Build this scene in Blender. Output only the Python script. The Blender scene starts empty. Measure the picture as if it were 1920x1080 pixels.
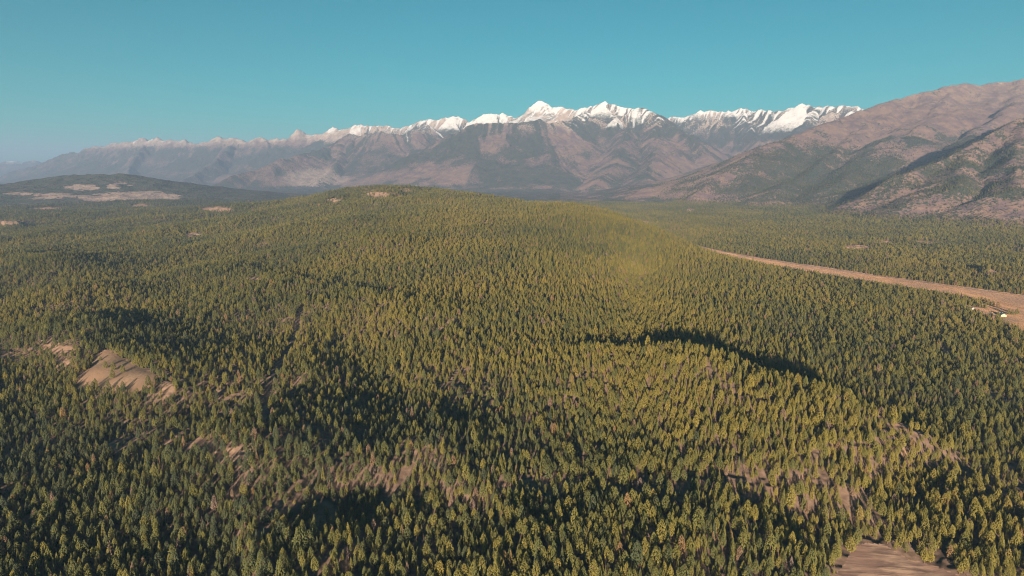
import bpy, math, random
import numpy as np
rng = np.random.default_rng(7)
random.seed(7)
sc = bpy.context.scene
COL = sc.collection

# ------------------------------------------------------------------ camera, sky, sun, exposure
W, H, F = 1920.0, 1080.0, 1280.0
CAM_Z = 300.0
HORIZON = 325.0
PITCH = math.atan((H / 2 - HORIZON) / F)
cd = bpy.data.cameras.new('camera')
cam = bpy.data.objects.new('camera', cd); COL.objects.link(cam)
cam.location = (0, 0, CAM_Z)
cam.rotation_euler = (math.pi / 2 - PITCH, 0, 0)
cd.sensor_width = 36.0
cd.lens = F / W * 36.0
cd.clip_start = 1.0
cd.clip_end = 200000.0
sc.camera = cam

SUN_EL, SUN_AZ = math.radians(7.4), math.radians(10.3)      # light travels towards azimuth +10 deg
SUNH = np.array([math.sin(SUN_AZ), math.cos(SUN_AZ)])
world = bpy.data.worlds.new('World'); sc.world = world
world.use_nodes = True
wn, wl = world.node_tree.nodes, world.node_tree.links
wn.clear()
sky = wn.new('ShaderNodeTexSky'); sky.sky_type = 'NISHITA'; sky.sun_disc = False
sky.sun_elevation = math.radians(11); sky.sun_rotation = math.pi + SUN_AZ
sky.altitude = 900; sky.air_density = 1.0; sky.dust_density = 0.3; sky.ozone_density = 3.0
tint = wn.new('ShaderNodeMix'); tint.data_type = 'RGBA'; tint.blend_type = 'MULTIPLY'
tint.inputs['Factor'].default_value = 1.0
tint.inputs['B'].default_value = (0.0, 0.72, 0.60, 1)
bg = wn.new('ShaderNodeBackground'); bg.inputs['Strength'].default_value = 0.05
wo = wn.new('ShaderNodeOutputWorld')
wl.new(sky.outputs['Color'], tint.inputs['A']); wl.new(tint.outputs['Result'], bg.inputs['Color'])
wl.new(bg.outputs['Background'], wo.inputs['Surface'])

sd = bpy.data.lights.new('sun', 'SUN'); sd.energy = 5.0; sd.angle = math.radians(0.55)
sd.color = (1.0, 0.79, 0.57)
sun = bpy.data.objects.new('sun', sd); COL.objects.link(sun)
sun.rotation_euler = (math.pi / 2 - SUN_EL, 0, -SUN_AZ)
sun.location = (0, 0, 3000)
sc.view_settings.view_transform = 'Standard'; sc.view_settings.look = 'None'
sc.view_settings.gamma = 1.0; sc.view_settings.use_curve_mapping = False
sc.view_settings.exposure = 1.35
sc.cycles.use_denoising = True; sc.cycles.denoising_prefilter = 'NONE'; sc.cycles.denoising_quality = 'HIGH'
sc.cycles.max_bounces = 4; sc.cycles.diffuse_bounces = 2; sc.cycles.glossy_bounces = 1
sc.cycles.volume_bounces = 0; sc.cycles.transparent_max_bounces = 4
sc.cycles.filter_width = 1.1
sc.cycles.use_adaptive_sampling = True; sc.cycles.adaptive_threshold = 0.01

# ------------------------------------------------------------------ numeric helpers
def perlin(x, y, seed=0):
    xi = np.floor(x).astype(np.int64); yi = np.floor(y).astype(np.int64)
    xf = x - xi; yf = y - yi
    def g(ix, iy, dx, dy):
        h = (ix * 374761393 + iy * 668265263 + seed * 1274126177) & 0x7fffffff
        h = ((h ^ (h >> 13)) * 1274126177) & 0x7fffffff
        a = ((h ^ (h >> 16)) & 1023) * (2 * math.pi / 1024)
        return np.cos(a) * dx + np.sin(a) * dy
    u = xf * xf * xf * (xf * (xf * 6 - 15) + 10); v = yf * yf * yf * (yf * (yf * 6 - 15) + 10)
    a = g(xi, yi, xf, yf); b = g(xi + 1, yi, xf - 1, yf)
    c = g(xi, yi + 1, xf, yf - 1); d = g(xi + 1, yi + 1, xf - 1, yf - 1)
    return ((a + u * (b - a)) + v * ((c + u * (d - c)) - (a + u * (b - a)))) * 1.5

def fbm(x, y, lam, octv=4, seed=0, gain=0.5):
    s = np.zeros(np.shape(x)); a = 1.0; f = 1.0 / lam
    for k in range(octv):
        s = s + a * perlin(x * f + 17.3 * k, y * f - 9.1 * k, seed + k); a *= gain; f *= 2.03
    return s

def ridged(x, y, lam, octv=4, seed=0):
    s = np.zeros(np.shape(x)); a = 1.0; f = 1.0 / lam
    for k in range(octv):
        s = s + a * (1 - 2 * np.abs(perlin(x * f + 5.3 * k, y * f + 3.7 * k, seed + k))); a *= 0.5; f *= 2.1
    return s

def sstep(a, b, x):
    t = np.clip((x - a) / (b - a), 0, 1)
    return t * t * (3 - 2 * t)

cp, sp = math.cos(PITCH), math.sin(PITCH)
def ray(px, py):
    a = (px - W / 2) / F; b = (H / 2 - py) / F
    return np.array([a, cp + b * sp, b * cp - sp])
def project(x, y, z):
    dz = z - CAM_Z
    d = y * cp - dz * sp; u = y * sp + dz * cp
    d = np.maximum(d, 1e-3)
    return W / 2 + F * x / d, H / 2 - F * u / d
def at_range(px, py, R):
    r = ray(px, py); k = R / math.hypot(r[0], r[1])
    return r[0] * k, r[1] * k, CAM_Z + r[2] * k
def at_height(px, py, h):
    r = ray(px, py); k = (h - CAM_Z) / r[2]
    return r[0] * k, r[1] * k, h

def poly_near(X, Y, P):
    """nearest point on a polyline: distance, arc length, index-parameter, nearest x, nearest y"""
    P = np.asarray(P, float)
    bd = np.full(X.shape, 1e18); bt = np.zeros(X.shape); bi = np.zeros(X.shape)
    nx = np.zeros(X.shape); ny = np.zeros(X.shape); acc = 0.0
    for i in range(len(P) - 1):
        ax, ay = P[i][:2]; dx, dy = P[i + 1][0] - ax, P[i + 1][1] - ay
        L2 = dx * dx + dy * dy; L = math.sqrt(L2)
        t = np.clip(((X - ax) * dx + (Y - ay) * dy) / L2, 0, 1)
        qx = ax + t * dx; qy = ay + t * dy
        d = (X - qx) ** 2 + (Y - qy) ** 2
        m = d < bd
        bd = np.where(m, d, bd); bt = np.where(m, acc + t * L, bt); bi = np.where(m, i + t, bi)
        nx = np.where(m, qx, nx); ny = np.where(m, qy, ny)
        acc += L
    return np.sqrt(bd), bt, bi, nx, ny, acc

# ------------------------------------------------------------------ near terrain: smooth surface through ground points
CTRL_H = [  # photo pixel and height above the valley floor
 (60,1075,22),(350,1075,14),(620,1075,10),(960,1075,24),(1350,1075,18),(1640,1075,4),(1800,1075,2),(1905,1040,6),
 (30,930,22),(260,920,28),(520,930,26),(800,930,20),(1100,930,26),(1400,930,26),(1640,940,14),(1880,920,14),
 (60,800,20),(300,810,30),(560,800,26),(850,800,22),(1150,800,34),(1450,800,32),(1700,800,27),(1890,790,12),
 (40,680,26),(330,690,24),(600,690,30),(900,690,42),(1200,690,52),(1500,690,40),(1720,690,27),(1890,700,5),
 (60,570,20),(350,570,30),(650,570,52),(900,570,72),(1150,570,74),(1400,570,42),(1600,580,26),(1780,612,9),
 (20,480,14),(250,480,22),(500,480,52),(750,470,96),(1000,470,102),(1190,470,98),
 (0,420,8),(200,425,12),(380,420,28),(560,420,92),(740,410,142),(980,410,130),(1130,415,118),
]
CTRL_R = [  # photo pixel and distance: crest of the wooded ridge
 (560,376,4500),(620,362,4350),(690,351,4200),(750,350,4150),(800,363,4000),(880,369,3800),(980,377,3500),(1090,389,3150),
 (1160,400,2800),(1210,414,2450),(1255,440,2450),(1300,474,2450),(1340,484,2400),(1420,501,2230),(1540,521,2080),(1680,541,1960),(1750,560,1860),(1800,577,1800),(1840,598,1720),(1890,624,1600),(890,382,3300),(980,389,3100),(1090,400,2750),
]
CTRL_W = [  # hidden or far ground: azimuth (deg), distance, height
 (-40,6500,4),(-30,6500,6),(-20,6300,20),(-40,9000,0),(-25,9000,0),(-10,9000,0),(0,9000,0),(12,9000,0),(25,8000,0),(40,6000,0),
 (-12,5600,120),(-5,5300,100),(2,4700,70),(6,3900,30),(10,3300,4),(13,2980,0),(16,2760,0),(19.5,2520,0),(24,2330,0),(29,2190,0),(34,1990,0),
 (-10,7000,20),(0,6500,10),(8,5200,4),(14,3900,4),(20,3100,4),(28,2600,4),(36,2200,4),(44,1800,0),(44,1200,4),(18,6000,0),(28,4800,10),(38,4200,10),
 (34.5,1860,0),(36,1790,0),(37,2100,0),(40,1900,0),(-46,500,20),(46,500,6),(0,250,20),(-30,300,20),(30,300,8),(-50,2500,14),(46,3000,6),(10,6500,4),
]
pts = [at_height(*c) for c in CTRL_H] + [at_range(*c) for c in CTRL_R]
pts += [(r * math.sin(math.radians(a)), r * math.cos(math.radians(a)), h) for a, r, h in CTRL_W]
PT = np.array(pts)
KM = 1000.0
def mq(d2): return np.sqrt(d2 + 0.06 ** 2)
A = mq(((PT[:, None, :2] - PT[None, :, :2]) / KM).__pow__(2).sum(-1)) + np.eye(len(PT)) * -0.004
WGT = np.linalg.solve(A, PT[:, 2])
def rbf_h(X, Y):
    shp = X.shape; x = X.ravel() / KM; y = Y.ravel() / KM
    out = np.zeros(x.shape)
    for (cx, cy, _), w in zip(PT, WGT):
        out += w * mq((x - cx / KM) ** 2 + (y - cy / KM) ** 2)
    out *= 1 - sstep(7.0, 9.0, np.hypot(x, y))
    return out.reshape(shp)
BS = 25.0; BX = np.arange(-7500, 7500 + BS, BS); BY = np.arange(0, 9300 + BS, BS)
BG = rbf_h(*np.meshgrid(BX, BY))
ker = np.exp(-0.5 * (np.arange(-9, 10) / 3.0) ** 2); ker /= ker.sum()
for ax in (0, 1):
    pad = np.pad(BG, [(9, 9) if k == ax else (0, 0) for k in (0, 1)], mode='edge')
    BG = sum(ker[k] * np.take(pad, np.arange(k, k + BG.shape[ax]), axis=ax) for k in range(19))
BG = np.where(BG < 0, BG * 0.15, BG)
def base_h(X, Y):
    fx = np.clip((X - BX[0]) / BS, 0, len(BX) - 1.001); fy = np.clip((Y - BY[0]) / BS, 0, len(BY) - 1.001)
    i = fy.astype(int); j = fx.astype(int); fy = fy - i; fx = fx - j
    h = (BG[i, j] * (1 - fx) + BG[i, j + 1] * fx) * (1 - fy) + (BG[i + 1, j] * (1 - fx) + BG[i + 1, j + 1] * fx) * fy
    return h * (1 - sstep(7.0, 9.0, np.hypot(X, Y) / KM))

def march(fun, px, py, r0=250, r1=9000, n=900):
    r = ray(px, py); k = r0 * (r1 / r0) ** np.linspace(0, 1, n) / math.hypot(r[0], r[1])
    x, y, z = r[0] * k, r[1] * k, CAM_Z + r[2] * k
    hit = np.nonzero(z < fun(x, y))[0]
    i = hit[0] if len(hit) else n - 1
    return x[i], y[i], fun(x[i:i + 1], y[i:i + 1])[0]

# low ridges: crest line (photo pixels), height, width on the sunny side, width on the shaded side
BUMP_PX = [
 ([(960,680),(1110,690),(1240,706),(1370,730),(1500,762),(1610,792),(1700,822),(1790,866)], 18, 160, 50),
 ([(560,690),(620,740),(680,790),(740,840),(800,885),(850,925)], 14, 130, 46),
 ([(430,1052),(520,1036),(600,1030),(660,1040)], 17, 90, 48),
 ([(860,1006),(1000,1008),(1150,1004),(1300,1004),(1430,1002),(1520,1000)], 17, 90, 48),
 ([(380,496),(500,524),(620,548),(740,576),(860,610)], 20, 200, 66),
 ([(60,600),(120,612),(190,628),(250,626)], 20, 150, 62),
 ([(540,640),(560,690),(600,730)], 10, 120, 60),
 ([(60,648),(110,640),(185,655),(225,668),(265,688),(300,712),(330,742)], 31, 60, 140),
 ([(0,478),(80,492),(140,506)], 26, 180, 100),
 ([(100,532),(170,545),(215,560)], 22, 150, 90),
 ([(660,446),(720,452),(780,460)], 18, 200, 100),
 ([(1660,1018),(1760,1000),(1900,960)], 8, 120, 70),
 ([(700,905),(850,885),(1000,872),(1200,870),(1400,866),(1600,868),(1680,880)], 24, 66, 420),
 ([(360,800),(450,820),(560,880),(640,940)], 20, 70, 85),
 ([(1560,478),(1640,484),(1720,492)], 20, 140, 80),
 ([(1830,503),(1885,506),(1960,512)], 24, 90, 70),
 ([(0,416),(40,414)], 26, 300, 160),
 ([(690,364),(715,360),(752,361)], 36, 130, 110),
 ([(1200,702),(1300,716),(1400,740),(1500,766),(1600,794),(1700,826),(1800,872)], 17, 120, 40),
 ([(600,378),(650,372)], 16, 150, 110),
]
BUMPS = []
for pl, amp, wn_, wf_ in BUMP_PX:
    BUMPS.append(([march(lambda x, y: base_h(x, y) + 0.85 * amp, *p)[:2] for p in pl], amp, wn_, wf_))

def near_h(X, Y):
    z = base_h(X, Y)
    for P, amp, wn_, wf_ in BUMPS:
        Pa = np.array(P); lo = Pa.min(0) - 700; hi = Pa.max(0) + 700
        m = (X > lo[0]) & (X < hi[0]) & (Y > lo[1]) & (Y < hi[1])
        if not m.any(): continue
        xs = X[m] + 14 * perlin(X[m] / 70, Y[m] / 70, 3); ys = Y[m] + 14 * perlin(X[m] / 70, Y[m] / 70, 4)
        d, t, ii, nx, ny, L = poly_near(xs, ys, P)
        s = (xs - nx) * SUNH[0] + (ys - ny) * SUNH[1]
        w = wn_ + (wf_ - wn_) * sstep(-0.5, 0.5, s / (d + 12.0))
        tap = sstep(0, min(0.2 * L, 90), np.minimum(t, L - t) + 4)
        rip = 0.9 + 0.25 * perlin(t / 130, t * 0 + amp, 5)
        z[m] += amp * rip * tap * np.exp(-(d / w) ** 2)
    R = np.hypot(X, Y)
    flat = meadow_far(X, Y) if MEADOW is not None else 1.0
    z = z + flat * sstep(900, 2500, R) * (1 - sstep(0.14, 0.24, np.arctan2(X, Y))) * 13.0 * fbm(X, Y, 620, 3, 15) * (1 - sstep(7000, 9000, R))
    z = z + flat * sstep(1300, 2600, R) * (1 - sstep(5500, 7500, R)) * (1 - sstep(0.10, 0.20, np.arctan2(X, Y))) * 11.0 * (ridged(X, Y, 850, 3, 17) - 0.6)
    z = z + flat * (5.0 * fbm(X, Y, 260, 3, 11) + 1.2 * perlin(X / 60, Y / 60, 12)) * sstep(200, 500, R)
    return z

# ------------------------------------------------------------------ mountains: a network of ridge lines
RIDGES = []     # (points xyz, flank slope, gully depth, gully length, snow)
def ridge_px(lst, slope=0.62, gd=70, gl=230):
    P = [at_range(*p) for p in lst]
    RIDGES.append((P, slope, gd, gl)); return P
def spurs(P, step, length, s0=0.72, seed=0, toward=None, dh=40):
    r = random.Random(seed)
    P = np.array(P); seg = np.hypot(np.diff(P[:, 0]), np.diff(P[:, 1])); cum = np.r_[0, np.cumsum(seg)]
    t = step * r.uniform(0.3, 0.8)
    while t < cum[-1]:
        q = [np.interp(t, cum, P[:, k]) for k in range(3)]
        v = -np.array(q[:2]) / math.hypot(q[0], q[1])
        a = r.uniform(-0.45, 0.45); v = np.array([v[0] * math.cos(a) - v[1] * math.sin(a), v[0] * math.sin(a) + v[1] * math.cos(a)])
        L = length * r.uniform(0.7, 1.2) * q[2] / 1500.0
        S = []; bend = r.uniform(-0.25, 0.25); h0 = q[2] - dh * r.uniform(0.5, 1.8)
        n = 6
        for k in range(n):
            f = k / (n - 1); ang = bend * f * 1.5
            d = np.array([v[0] * math.cos(ang) - v[1] * math.sin(ang), v[0] * math.sin(ang) + v[1] * math.cos(ang)])
            hh = h0 * ((1 - f) ** 1.15) * (1 + 0.05 * r.uniform(-1, 1)) + 20
            S.append((q[0] + d[0] * L * f, q[1] + d[1] * L * f, hh))
        RIDGES.append((S, s0, 60, 260))
        t += step * r.uniform(0.65, 1.4)

# far snow peaks on the left
P = ridge_px([(-140,306,45000),(-60,304,45000),(0,303,45000),(25,299,45000),(45,307,45000),(60,299,45000),(72,307,45500),(88,302,45500),(100,298,46000),(120,304,46000),(170,306,46000)], 0.5, 60, 500)
spurs(P, 2200, 5200, 0.55, 1)
# left part of the long range
P1 = ridge_px([(20,322,33000),(70,309,32000),(110,295,31000),(122,289,30500),(140,287,30000),(160,281,29500),(187,275,29000),(205,271,28500),(216,269,28000),(240,267,27500),(260,262,27000),(280,261,26500),(297,259,26000),(320,265,25500),(335,262,25200),(350,266,25000),(385,269,24500),(402,263,24000),(414,256,23800),(430,262,23600),(440,260,23400),(455,267,23200),(480,264,23000),(487,260,22800),(500,264,22600),(520,262,22400),(545,260,22200),(551,252,22000),(561,245,21900),(576,253,21800),(592,252,21600),(610,246,21400),(626,240,21200),(642,246,21000)], 0.7, 120, 420)
spurs(P1, 1500, 4300, 0.8, 2)
# middle of the range
P2 = ridge_px([(642,246,21000),(652,242,20500),(668,238,20200),(682,236,20000),(697,240,19800),(722,239,19600),(745,241,19300),(770,239,19000),(790,232,18800),(805,227,18600),(830,226,18400),(850,222,18300),(880,228,18200),(900,222,18100),(920,215,18000),(940,219,17900),(962,224,17900),(977,219,17800),(995,205,17700),(1015,193,17600),(1032,204,17400),(1050,208,17200),(1085,210,16600),(1110,205,16200),(1132,198,15900),(1160,203,15800),(1200,206,15700),(1230,212,15500),(1255,232,15000),(1290,262,14300),(1325,290,13600)], 0.7, 120, 380)
spurs(P2[:-4], 1150, 3300, 0.8, 3)
# right part of the range, farther back
P3 = ridge_px([(1230,228,18800),(1280,222,18600),(1292,216,18500),(1320,211,18300),(1350,212,18200),(1380,208,18000),(1400,210,17900),(1440,211,17700),(1470,208,17600),(1487,203,17500),(1505,197,17400),(1525,201,17300),(1540,206,17200),(1570,200,17000),(1590,202,16900),(1610,209,16800),(1680,215,16600),(1800,215,16400)], 0.68, 110, 300)
spurs(P3, 900, 3600, 0.85, 4)
# brown front ranges
Q1 = ridge_px([(645,262,17600),(660,256,17400),(690,257,17000),(730,253,16800),(775,250,16900),(800,240,17600)], 0.6, 40, 220)
Q1b = ridge_px([(645,262,17600),(655,268,16900),(672,296,15900),(695,324,15000),(716,346,14200)], 0.95, 20, 240)
ridge_px([(645,262,17600),(610,280,16800),(560,294,16000),(530,300,15600),(480,318,15000),(420,336,14400)], 0.55, 35, 240)
ridge_px([(640,265,17300),(635,290,16200),(620,318,15200),(590,345,14200)], 0.6, 40, 200)
Q2 = ridge_px([(745,338,13300),(790,290,13900),(820,268,14200),(850,252,14300),(875,242,14400),(900,235,14400),(930,233,14400),(960,236,14400),(990,231,14400),(1040,231,14600),(1062,232,14900),(1085,225,15400),(1120,204,15900)], 0.62, 100, 420)
spurs(Q2[2:], 1000, 3000, 0.62, 6, dh=120)
ridge_px([(1180,235,15200),(1170,270,13600),(1150,310,12200),(1120,345,11000)], 0.6, 40, 220)
ridge_px([(1230,225,15400),(1235,262,13800),(1225,300,12400),(1200,340,11000)], 0.6, 40, 220)
# right mountain
E1 = ridge_px([(1290,384,6700),(1340,342,7500),(1400,297,8300),(1440,274,8800),(1500,255,9300),(1530,241,9600),(1560,229,9900),(1590,219,10200),(1612,208,10400),(1650,194,10700),(1690,183,11000),(1730,174,11200),(1760,168,11400),(1790,164,11600),(1808,158,11700),(1830,162,11700),(1850,157,11800),(1890,155,12000),(1912,151,12000),(1960,150,12200),(2100,140,12500)], 0.46, 16, 420)
ridge_px([(1808,160,11700),(1785,182,11000),(1745,212,10100),(1690,250,9100),(1640,285,8300),(1600,320,7600),(1560,350,7000)], 0.42, 14, 380)
ridge_px([(1690,186,11000),(1665,215,10200),(1610,255,9300),(1560,290,8600),(1500,330,7700),(1450,362,6900)], 0.42, 14, 380)
ridge_px([(1912,153,12000),(1900,190,10900),(1860,230,9800),(1800,262,8900)], 0.42, 14, 380)
E2 = ridge_px([(2080,165,8400),(2000,196,7800),(1920,230,7200),(1890,243,6950),(1860,257,6750),(1830,271,6550),(1800,286,6350),(1770,299,6150),(1735,314,5950),(1705,329,5750)], 0.72, 14, 300)
ridge_px([(1930,232,7200),(1915,275,6300),(1900,320,5600),(1890,360,5000)], 0.5, 30, 180)
ridge_px([(1830,273,6550),(1810,310,5900),(1790,350,5250)], 0.5, 25, 180)
# left hill
G1 = ridge_px([(-120,362,9500),(0,348,9300),(60,339,9200),(120,331,9100),(180,330,9000),(222,327,9000),(246,333,8900),(290,345,8700),(340,357,8500),(390,366,8300)], 0.16, 12, 300)

def mount(X, Y):
    M, G, S = mount_raw(X, Y)
    for P, dep, wid in CARVES:
        Pa = np.array(P); lo = Pa.min(0) - 4 * wid; hi = Pa.max(0) + 4 * wid
        m = (X > lo[0]) & (X < hi[0]) & (Y > lo[1]) & (Y < hi[1])
        if not m.any(): continue
        xs = X[m] + 40 * perlin(X[m] / 260, Y[m] / 260, 27); ys = Y[m] + 40 * perlin(X[m] / 260, Y[m] / 260, 28)
        d, t, ii, _, _, L = poly_near(xs, ys, P)
        M[m] -= dep * np.exp(-np.abs(d / wid) ** 1.4) * np.clip(M[m] / 150, 0, 1) * (0.7 + 0.4 * perlin(t / 300, t * 0 + dep, 29))
    return M, G, S
def mount_raw(X, Y):
    """height of the mountains and a gully measure"""
    wx = X + 110 * perlin(X / 900, Y / 900, 21) + 45 * perlin(X / 300, Y / 300, 22)
    wy = Y + 110 * perlin(X / 900, Y / 900, 23) + 45 * perlin(X / 300, Y / 300, 24)
    M = np.zeros(X.shape); G = np.zeros(X.shape); S = np.zeros(X.shape)
    for P, slope, gd, gl in RIDGES:
        Pa = np.array(P); hm = Pa[:, 2].max(); rad = 1.7 * hm / slope
        lo = Pa[:, :2].min(0) - rad; hi = Pa[:, :2].max(0) + rad
        m = (X > lo[0]) & (X < hi[0]) & (Y > lo[1]) & (Y < hi[1])
        if not m.any(): continue
        xs, ys = wx[m], wy[m]
        hb = np.full(xs.shape, -1e9); gb = np.zeros(xs.shape); tb = np.zeros(xs.shape); db = np.zeros(xs.shape); acc = 0.0
        for k in range(len(P) - 1):
            ax, ay, ah = Pa[k]; dx, dy = Pa[k + 1][0] - ax, Pa[k + 1][1] - ay; L2 = dx * dx + dy * dy; L = math.sqrt(L2)
            u = np.clip(((xs - ax) * dx + (ys - ay) * dy) / L2, 0, 1)
            d = np.hypot(xs - ax - u * dx, ys - ay - u * dy)
            Hr = np.maximum(ah + u * (Pa[k + 1][2] - ah), 8)
            dd = np.sqrt(d * d + 25.0 ** 2) - 25.0
            h = Hr * np.maximum(1 - 0.62 * slope * dd / Hr, 0) ** 1.6
            up = h > hb
            hb = np.where(up, h, hb); tb = np.where(up, acc + u * L, tb); db = np.where(up, d, db); gb = np.where(up, Hr, gb)
            acc += L
        g = np.abs(perlin(tb / gl, db / 2600 + hm, 31)) + 0.5 * np.abs(perlin(tb / (gl * 0.4), db / 900 + hm, 32))
        gul = gd * (0.9 - 1.6 * g) * sstep(0, 350, db) * np.exp(-db * slope / gb * 0.7)
        h = hb - gul
        cur = M[m]; up = h > cur
        M[m] = np.where(up, h, cur)
        gg = G[m]; G[m] = np.where(up, gul / max(gd, 1), gg)
        ss = S[m]; S[m] = np.where(up, perlin(tb / 85, db / 1500 + hm, 33) + 0.6 * perlin(tb / 38, db / 700 + hm, 34), ss)
    amp = np.clip(M / 900, 0, 1)
    rough = np.where((np.arctan2(X, Y) > 0.2) & (np.hypot(X, Y) < 13000), 0.26, 1.0)
    M = M + amp * rough * (30 * fbm(X, Y, 480, 4, 41) + 62 * (ridged(X, Y, 700, 5, 45) - 0.5)) + amp * 11 * (ridged(X, Y, 210, 3, 47) - 0.5)
    M = np.maximum(M - 26 * np.exp(-M / 60), 0)
    return M, G, S

CARVES = []
for pl, dep, wid in [([(1712,188),(1692,205),(1690,222),(1640,250),(1590,290),(1540,335)], 75, 130), ([(1815,176),(1770,205),(1715,232),(1660,270),(1610,315)], 70, 120),
                     ([(1900,175),(1850,215),(1790,255),(1735,300)], 60, 120), ([(1560,262),(1510,300),(1460,345)], 45, 110), ([(1640,210),(1610,240),(1575,262)], 45, 90),
                     ([(1880,268),(1850,320),(1830,370)], 40, 90), ([(1905,290),(1890,345)], 30, 80)]:
    CARVES.append(([march(lambda x, y: base_h(x, y) + mount_raw(x, y)[0], *p, 4300, 14000, 500)[:2] for p in pl], dep, wid))

# ------------------------------------------------------------------ openings in the forest, traced as photo pixels
def inpoly(px, py, poly):
    c = np.zeros(np.shape(px), bool); n = len(poly)
    for i in range(n):
        x0, y0 = poly[i]; x1, y1 = poly[(i + 1) % n]
        if y0 == y1: continue
        c ^= ((y0 > py) != (y1 > py)) & (px < (x1 - x0) * (py - y0) / (y1 - y0) + x0)
    return c
MEADOW = None
MEADOW_PX = [(1240,441),(1290,455),(1340,468),(1420,483),(1500,495),(1600,510),(1700,524),(1800,539),(1930,555),(2080,580),
             (2080,720),(1930,632),(1900,616),(1868,603),(1838,592),(1812,584),(1806,576),(1850,580),(1842,571),(1790,562),(1700,551),(1560,530),(1420,507),(1340,492),(1290,478),(1250,458)]
MEADOW_XY = [at_height(x, y, 0)[:2] for x, y in MEADOW_PX]
def meadow_w(X, Y):
    return inpoly(X, Y, MEADOW_XY).astype(float)
def meadow_far(X, Y):
    P = np.array(MEADOW_XY + MEADOW_XY[:1]); out = np.ones(X.shape)
    m = (X > P[:, 0].min() - 160) & (X < P[:, 0].max() + 160) & (Y > P[:, 1].min() - 160) & (Y < P[:, 1].max() + 160)
    if m.any():
        d = poly_near(X[m], Y[m], P)[0]
        out[m] = np.where(inpoly(X[m], Y[m], MEADOW_XY), 0, sstep(0, 150, d))
    return out
MEADOW = True
CLEAR_PX = [(146,716),(163,692),(184,663),(200,657),(222,667),(250,684),(294,702),(290,714),(286,724),(250,736),(215,730),(185,724),(152,730)]
FIELD_PX = [(1545,1100),(1582,1060),(1598,1030),(1622,1018),(1655,1020),(1678,1034),(1706,1050),(1760,1064),(1850,1100)]
# ellipses: x, y, rx, ry, openness
SPARSE = [(115,655,40,12,.6),(118,682,16,12,.65),(312,732,22,16,.55),(30,668,50,12,.5),(300,835,110,26,.42),(430,860,40,26,.6),(213,838,14,8,.8),
 (395,830,14,7,.85),(560,960,80,34,.36),(610,965,26,30,.6),(505,1000,45,16,.35),(1020,915,90,22,.55),(1240,920,150,26,.5),(1440,915,130,34,.34),(1503,905,13,15,.95),
 (1590,915,30,30,.42),(1640,900,14,20,.75),(1600,960,26,30,.3),(1697,848,12,11,.95),(1770,664,10,7,.95),(1690,800,20,10,.5),
 (360,442,18,6,1),(478,527,13,6,.9),(405,393,36,6,1),(20,418,60,5,1),(80,391,40,5,1),(262,386,20,4,.9),(985,381,14,4,.9),(705,363,34,7,.55),(625,376,16,4,.7),(628,386,16,2.2,.7),(705,385,14,3,.6),(760,357,14,5,.6),
 (1210,418,10,4,.95),(1270,425,22,14,.5),(1610,466,30,8,.85),(1665,456,22,5,.8),(1740,454,40,6,.6),(1390,440,8,3,.9),(1480,473,9,3,.9),(1560,448,50,4,.6),(1905,470,16,8,.7),(1850,510,22,10,.5),(1295,395,10,5,.9)]
TRACK_PX = [(560,590),(556,625),(545,655),(528,680),(515,700),(505,725),(498,755),(497,790)]
TRACK2_PX = [(775,885),(758,905),(735,930),(722,952)]
def openness(X, Y, Z):
    px, py = project(X, Y, Z)
    R = np.hypot(X, Y)
    jx = px + 7 * perlin(X / 35, Y / 35, 51); jy = py + 4 * perlin(X / 35, Y / 35, 52)
    o = np.zeros(X.shape)
    o = np.where(inpoly(jx, jy, CLEAR_PX) & (R < 1500), 1, o)
    o = np.where(inpoly(px, py, FIELD_PX), 1, o)
    o = np.where((py > 1096) & (px > 1500) & (px < 2000), 1, o)
    for ex, ey, rx, ry, k in SPARSE:
        q = ((jx - ex) / rx) ** 2 + ((jy - ey) / ry) ** 2
        lim = (R < 2600) if ey > 480 else (R < 7000)
        o = np.maximum(o, np.where(lim, k * (1 - sstep(0.6, 1.15, q)), 0))
    o = np.maximum(o, meadow_w(X, Y))
    return o

# ------------------------------------------------------------------ terrain grid (polar round the viewpoint)
NA = 980
az = np.radians(np.linspace(-43.5, 43.5, NA))
def seq(a, b, n): return list(np.geomspace(a, b, n, endpoint=False))
rr = np.array(seq(340, 1600, 380) + seq(1600, 4600, 130) + seq(4600, 8000, 110) + seq(8000, 19500, 330) + seq(19500, 34000, 120) + seq(34000, 48000, 36) + [48000, 60000])
AZ, RR = np.meshgrid(az, rr)
GX = RR * np.sin(AZ); GY = RR * np.cos(AZ)
NZ = near_h(GX, GY)
MZ, GG, ST = mount(GX, GY)
GZ = NZ + MZ
NR = len(rr)

# surface classes
AZD = np.degrees(AZ)
OPEN = np.zeros(GX.shape); nm = RR < 7200
OPEN[nm] = openness(GX[nm], GY[nm], GZ[nm])
PXg, PYg = project(GX, GY, GZ)
big = fbm(GX, GY, 900, 4, 61); med = fbm(GX, GY, 260, 4, 66); fine = fbm(GX, GY, 70, 2, 71)
right = (AZD > 11.5) & (RR < 13200) & (RR > 4300) & (MZ > 6)
lefthill = (RR > 6800) & (RR < 10500) & (AZD < -20)
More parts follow.
